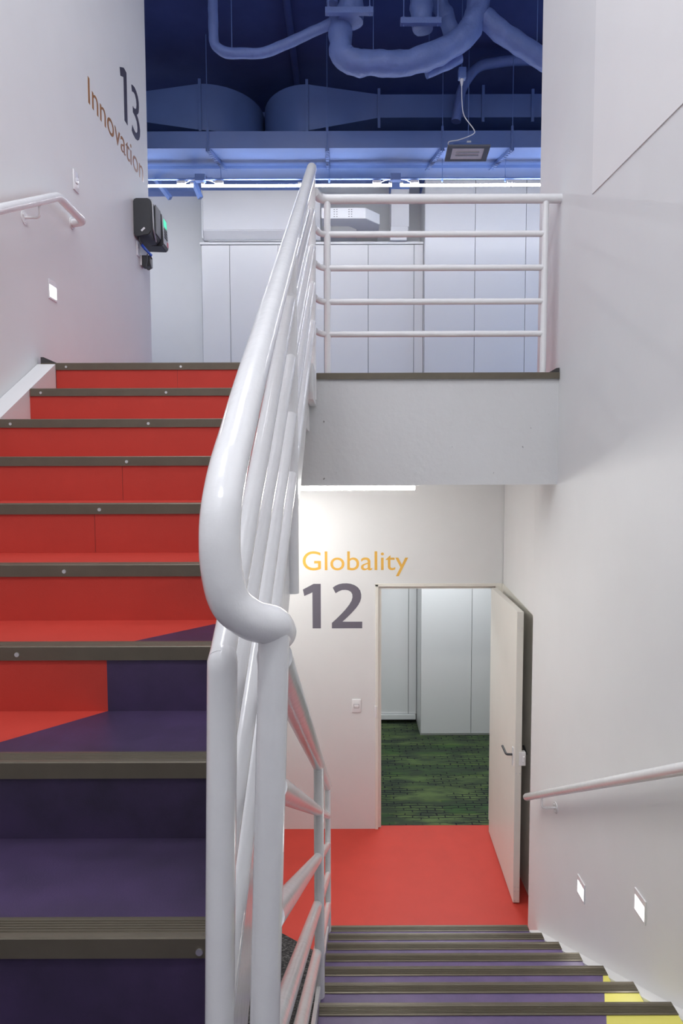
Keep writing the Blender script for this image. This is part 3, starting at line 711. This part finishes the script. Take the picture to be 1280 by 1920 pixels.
# ================================================================== CEILING PIPES
def pipe(label, pts, r, wob=0.10, seed=0.0, rods=(), parent=None, bend=0.10):
    e = parent or empty('insulated_pipe', pts[0], label, 'pipe')
    bm = bmesh.new(); tube(bm, smooth_path(pts, bend, 6), r, 18, wob=wob, seed=seed, sub=0.035)
    link('branch' if parent else 'pipe_body', bm, 'pipe_blue', e, True)
    for (x, y, z) in rods:
        bm = bmesh.new(); tube(bm, [(x, y, z), (x, y, 7.598)], 0.004, 6); link('hanger_rod', bm, 'duct_blue', e)
    return e
pipe('thin blue lagged pipe dropping from the ceiling and sloping up to the valve', [(-1.15, 6.05, 7.598), (-1.14, 6.05, 7.02), (-1.03, 6.05, 6.955), (-0.68, 6.05, 6.955), (-0.06, 6.05, 7.22)], 0.044, 0.10, 1.0, ((-0.98, 6.06, 6.97),))
main_pipe = pipe('thick blue lagged pipe sagging in a wide curve under the ceiling', [(-0.01, 6.08, 7.25), (0.01, 6.05, 6.93), (0.14, 6.05, 6.865), (0.63, 6.05, 6.865), (0.90, 6.05, 6.955), (1.13, 6.05, 7.085), (1.23, 6.05, 7.26), (1.27, 6.05, 7.598)], 0.104, 0.15, 2.0, ((0.30, 6.05, 6.9), (0.82, 6.16, 6.9)), bend=0.14)
pipe('blue lagged branch pipe sloping down towards the landing wall', [(1.30, 6.05, 7.26), (1.47, 6.05, 7.12), (1.95, 6.05, 6.83)], 0.086, 0.14, 3.0, ((1.78, 6.05, 6.95),), main_pipe)
pipe('short blue lagged pipe end tucked under the thick curved pipe', [(1.12, 6.22, 7.03), (0.97, 6.22, 6.95), (0.80, 6.22, 6.885)], 0.055, 0.16, 4.0, (), main_pipe)
pipe('blue wrapped valve body hanging on a bracket above the curved pipe', [(0.11, 6.0, 7.598), (0.10, 6.0, 7.40), (0.09, 6.0, 7.19)], 0.115, 0.20, 5.0)
pipe('blue wrapped valve hanging from a clamp bar in mid ceiling', [(0.71, 6.0, 7.598), (0.72, 6.0, 7.38), (0.74, 6.0, 7.13)], 0.095, 0.22, 6.0)
pipe('blue wrapped pipe drooping behind the mid ceiling valve', [(0.86, 6.2, 7.598), (0.95, 6.2, 7.42), (1.02, 6.2, 7.28), (1.04, 6.2, 7.08)], 0.075, 0.18, 7.0)
pipe('short blue pipe stub beside the bracketed valve', [(-0.07, 5.98, 7.598), (-0.07, 5.98, 7.33)], 0.05, 0.05, 8.0)
pipe('bent blue pipe arching over the large duct by the heater plug', [(1.20, 6.9, 6.80), (1.26, 6.9, 7.15), (1.42, 6.9, 7.36), (1.78, 6.9, 7.41), (2.3, 6.9, 7.41)], 0.05, 0.03, 9.0, ((1.98, 6.9, 7.4),))
def clamp(x0, x1, y, z, label):
    e = empty('clamp_bar', ((x0 + x1) / 2, y, z), label, 'bracket')
    link('bar', BX(x0, x1, y - 0.025, y + 0.025, z - 0.025, z + 0.025, 0.003), 'pipe_blue', e)
    for x in (x0 + 0.03, x1 - 0.03):
        bm = bmesh.new(); tube(bm, [(x, y, z - 0.04), (x, y, 7.598)], 0.005, 6); link('threaded_rod', bm, 'pipe_blue', e)
        bm = bmesh.new(); tube(bm, [(x, y, z + 0.025), (x, y, z + 0.04)], 0.014, 6); link('nut', bm, 'pipe_blue', e)
clamp(-0.13, 0.29, 5.88, 7.20, 'blue clamp bar across the bracketed valve')
clamp(0.53, 0.89, 5.90, 7.125, 'blue clamp bar under the mid ceiling valve')
bm = bmesh.new(); tube(bm, [(-0.50, 6.0, 7.55), (-0.48, 8.2, 7.55)], 0.035, 10)
tag(link('ceiling_pipe', bm, 'ceiling_blue', None, True), 'straight dark blue conduit running along the ceiling', 'pipe')

# ================================================================== HEATER LAMP
ht = empty('heater_lamp', (1.20, 6.3, 6.2), 'small blue ceiling lamp with pale glass hanging on a wire over the railing', 'lamp')
HM = Matrix.Translation((1.205, 6.3, 6.205)) @ Matrix.Rotation(math.radians(-14), 4, 'X')
def H(bm): bmesh.ops.transform(bm, matrix=HM, verts=bm.verts); return bm
bm = bmesh.new()   # body tapering upwards
lo = [(-0.165, -0.06), (0.165, -0.06), (0.165, 0.075), (-0.165, 0.075)]; hi = [(-0.135, -0.035), (0.135, -0.035), (0.135, 0.06), (-0.135, 0.06)]
a = [bm.verts.new((x, y, 0.0)) for x, y in lo]; b = [bm.verts.new((x, y, 0.075)) for x, y in hi]
bm.faces.new(a[::-1]); bm.faces.new(b)
for i in range(4): bm.faces.new((a[i], a[(i + 1) % 4], b[(i + 1) % 4], b[i]))
link('lamp_housing', H(bm), 'duct_blue', ht)
bm = bmesh.new()
box(bm, -0.2, 0.2, -0.10, -0.07, -0.02, 0.0, 0.002); box(bm, -0.2, 0.2, 0.075, 0.10, -0.02, 0.0, 0.002); box(bm, -0.2, -0.15, -0.07, 0.075, -0.02, 0, 0.002); box(bm, 0.15, 0.2, -0.07, 0.075, -0.02, 0, 0.002)
link('lamp_rim', H(bm), 'grey_plastic', ht)['label'] = 'dark rim'
link('lamp_glass', H(BX(-0.15, 0.15, -0.07, 0.075, -0.014, -0.008)), 'heater_glass', ht)['label'] = 'pale glass front'
for yy in (-0.02, 0.02):
    bm = bmesh.new(); tube(bm, [(-0.11, yy, -0.019), (0.11, yy, -0.019)], 0.006, 8); link('heating_tube', H(bm), 'silver_plastic', ht)
bm = bmesh.new(); tube(bm, [(1.215, 6.3, 6.29), (1.215, 6.3, 7.598)], 0.0028, 6); link('hanging_wire', bm, 'duct_blue', ht)
bm = BX(1.20, 1.24, 6.285, 6.315, 6.285, 6.305, 0.002); link('eyelet', bm, 'steel', ht)
cb_ = empty('power_cable', (1.15, 6.3, 6.88), 'thin white cable curling from the ceiling plug to the small lamp', 'cable')
bm = bmesh.new(); tube(bm, catmull([Vector(p) for p in [(1.148, 6.3, 6.82), (1.15, 6.29, 6.67), (1.17, 6.28, 6.53), (1.26, 6.27, 6.40), (1.25, 6.26, 6.35), (1.12, 6.24, 6.29), (1.02, 6.24, 6.27), (1.03, 6.27, 6.235)]], 6), 0.0045, 8); link('cable_core', bm, 'white_plastic', cb_, True)
bm = bmesh.new(); tube(bm, [(1.148, 6.3, 6.815), (1.148, 6.3, 6.87)], [0.008, 0.02], 10); link('plug', bm, 'white_plastic', cb_, True)
bm = BX(1.115, 1.185, 6.27, 6.33, 6.87, 6.97, 0.006); tube(bm, [(1.148, 6.3, 6.97), (1.148, 6.3, 7.598)], 0.004, 6); link('socket_box', bm, 'duct_blue', cb_)

# ================================================================== TIME CLOCK
tc = empty('time_clock', (XL, 5.3, 5.02), 'dark grey attendance clock with keypad and green screen on the tall wall', 'time clock')
bm = bmesh.new()
prism(bm, [(XL + 0.001, 5.04), (XL + 0.001, 5.30), (XL + 0.015, 5.315), (-1.50, 5.315), (-1.483, 5.30), (-1.475, 5.07), (-1.50, 5.035), (-1.56, 5.03), (-1.60, 5.02)][::-1], 'y', 5.14, 5.38)
bmesh.ops.bevel(bm, geom=bm.edges[:], offset=0.006, segments=2, affect='EDGES', clamp_overlap=True)
link('clock_body', bm, 'black_plastic', tc, True)
bm = bmesh.new(); prism(bm, [(XL + 0.001, 5.035), (XL + 0.001, 5.29), (-1.49, 5.305), (-1.468, 5.29), (-1.455, 5.05), (-1.47, 5.03)], 'y', 5.385, 5.545)
bmesh.ops.bevel(bm, geom=bm.edges[:], offset=0.005, segments=2, affect='EDGES', clamp_overlap=True)
kp = link('keypad_unit', bm, 'black_plastic', tc, True)
link('front_panel', BX(-1.479, -1.468, 5.235, 5.37, 5.075, 5.30, 0.003), 'grey_plastic', tc)['label'] = 'grey paper outlet panel'
bm = bmesh.new(); tube(bm, smooth_path([(-1.487, 5.165, 5.312), (-1.475, 5.165, 5.28), (-1.470, 5.165, 5.075), (-1.49, 5.30, 5.034)], 0.03, 5), 0.006, 10); link('silver_band', bm, 'silver_plastic', tc, True)
bm = bmesh.new()
def slab_on(y0, y1, z0, z1, d0, d1):
    b = bmesh.new()
    def fx(z): return -1.455 - (z - 5.05) / 0.24 * 0.013
    prism(b, [(fx(z0) + d0, z0), (fx(z0) + d1, z0), (fx(z1) + d1, z1), (fx(z1) + d0, z1)], 'y', y0, y1); return b
link('keypad_face', slab_on(5.395, 5.535, 5.055, 5.285, -0.001, 0.003), 'silver_plastic', kp)
link('screen', slab_on(5.43, 5.515, 5.205, 5.265, 0.003, 0.005), 'green_screen', kp)['label'] = 'glowing green screen'
for r in range(4):
    for c in range(3):
        link('key', slab_on(5.425 + c * 0.032, 5.447 + c * 0.032, 5.175 - r * 0.022, 5.19 - r * 0.022, 0.003, 0.006), 'black_plastic', kp)
link('sticker', slab_on(5.50, 5.533, 5.06, 5.10, 0.003, 0.0045), 'red_sticker', kp)['label'] = 'red sticker'
M5 = Matrix.Translation((-1.545, 5.1385, 5.075)) @ Matrix.Rotation(math.radians(-42), 4, 'Y')
bm = BX(-0.018, 0.018, -0.001, 0.001, -0.007, 0.007); bmesh.ops.transform(bm, matrix=M5, verts=bm.verts); link('tag', bm, 'white_plastic', tc)['label'] = 'small white tag'
MO = Matrix(((0, 0, 1, XL), (1, 0, 0, 5.24), (0, 1, 0, 4.955), (0, 0, 0, 1)))
oe, OX = wall_plate('power_outlet', MO, 0.075, 0.115, 'white socket plate on the wall under the attendance clock', 'socket', False)
for dz in (-0.022, 0.022): link('socket_insert', OX(BX(-0.02, 0.02, dz - 0.014, dz + 0.014, 0.008, 0.0095)), 'silver_plastic', oe)
ad = empty('power_adapter', (-1.57, 5.34, 4.87), 'black plug-in power adapter with blue tie under the attendance clock', 'adapter')
link('adapter_body', BX(XL + 0.012, -1.545, 5.30, 5.37, 4.84, 4.93, 0.004), 'black_plastic', ad)
link('adapter_face', BX(-1.5448, -1.540, 5.305, 5.365, 4.845, 4.925, 0.001), 'grey_plastic', ad)
link('wall_mount', BX(XL, XL + 0.012, 5.295, 5.375, 4.85, 4.93, 0.002), 'white_plastic', ad)
bm = bmesh.new(); tube(bm, catmull([Vector(p) for p in [(-1.585, 5.17, 5.03), (-1.58, 5.18, 4.98), (-1.555, 5.24, 4.945), (-1.54, 5.29, 4.93), (-1.53, 5.31, 4.90)]], 6), 0.005, 8)
tube(bm, catmull([Vector(p) for p in [(-1.553, 5.27, 4.93), (-1.56, 5.27, 4.86), (-1.565, 5.27, 4.825), (-1.55, 5.28, 4.808), (-1.535, 5.29, 4.825), (-1.54, 5.29, 4.86), (-1.55, 5.30, 4.89)]], 6), 0.005, 8)
link('adapter_cable', bm, 'black_plastic', ad, True)
bm = bmesh.new(); tube(bm, catmull([Vector(p) for p in [(-1.575, 5.19, 4.975), (-1.56, 5.225, 4.955), (-1.545, 5.27, 4.94), (-1.53, 5.30, 4.925)]], 5), 0.010, 8, wob=0.3); link('cable_tie', bm, 'blue_tie', ad, True)['label'] = 'bright blue cable tie'

# ================================================================== LUMINAIRE HOUSINGS (stairwell, rooms)
def luminaire(x, y, z, sx, sy, label):
    e = empty('ceiling_luminaire', (x, y, z), label, 'ceiling light', None)
    link('luminaire_housing', BX(x - sx / 2 - 0.03, x + sx / 2 + 0.03, y - sy / 2 - 0.03, y + sy / 2 + 0.03, z + 0.004, z + 0.05), 'white_plastic', e)
    return e
luminaire(-0.95, 1.6, 7.55, 1.0, 0.5, 'flat white ceiling luminaire above the red stairs')
luminaire(-0.3, -0.6, 7.55, 1.2, 0.5, 'flat white ceiling luminaire above the middle landing')
luminaire(-0.2, 3.4, 7.55, 1.2, 0.5, 'flat white ceiling luminaire above the landing edge')
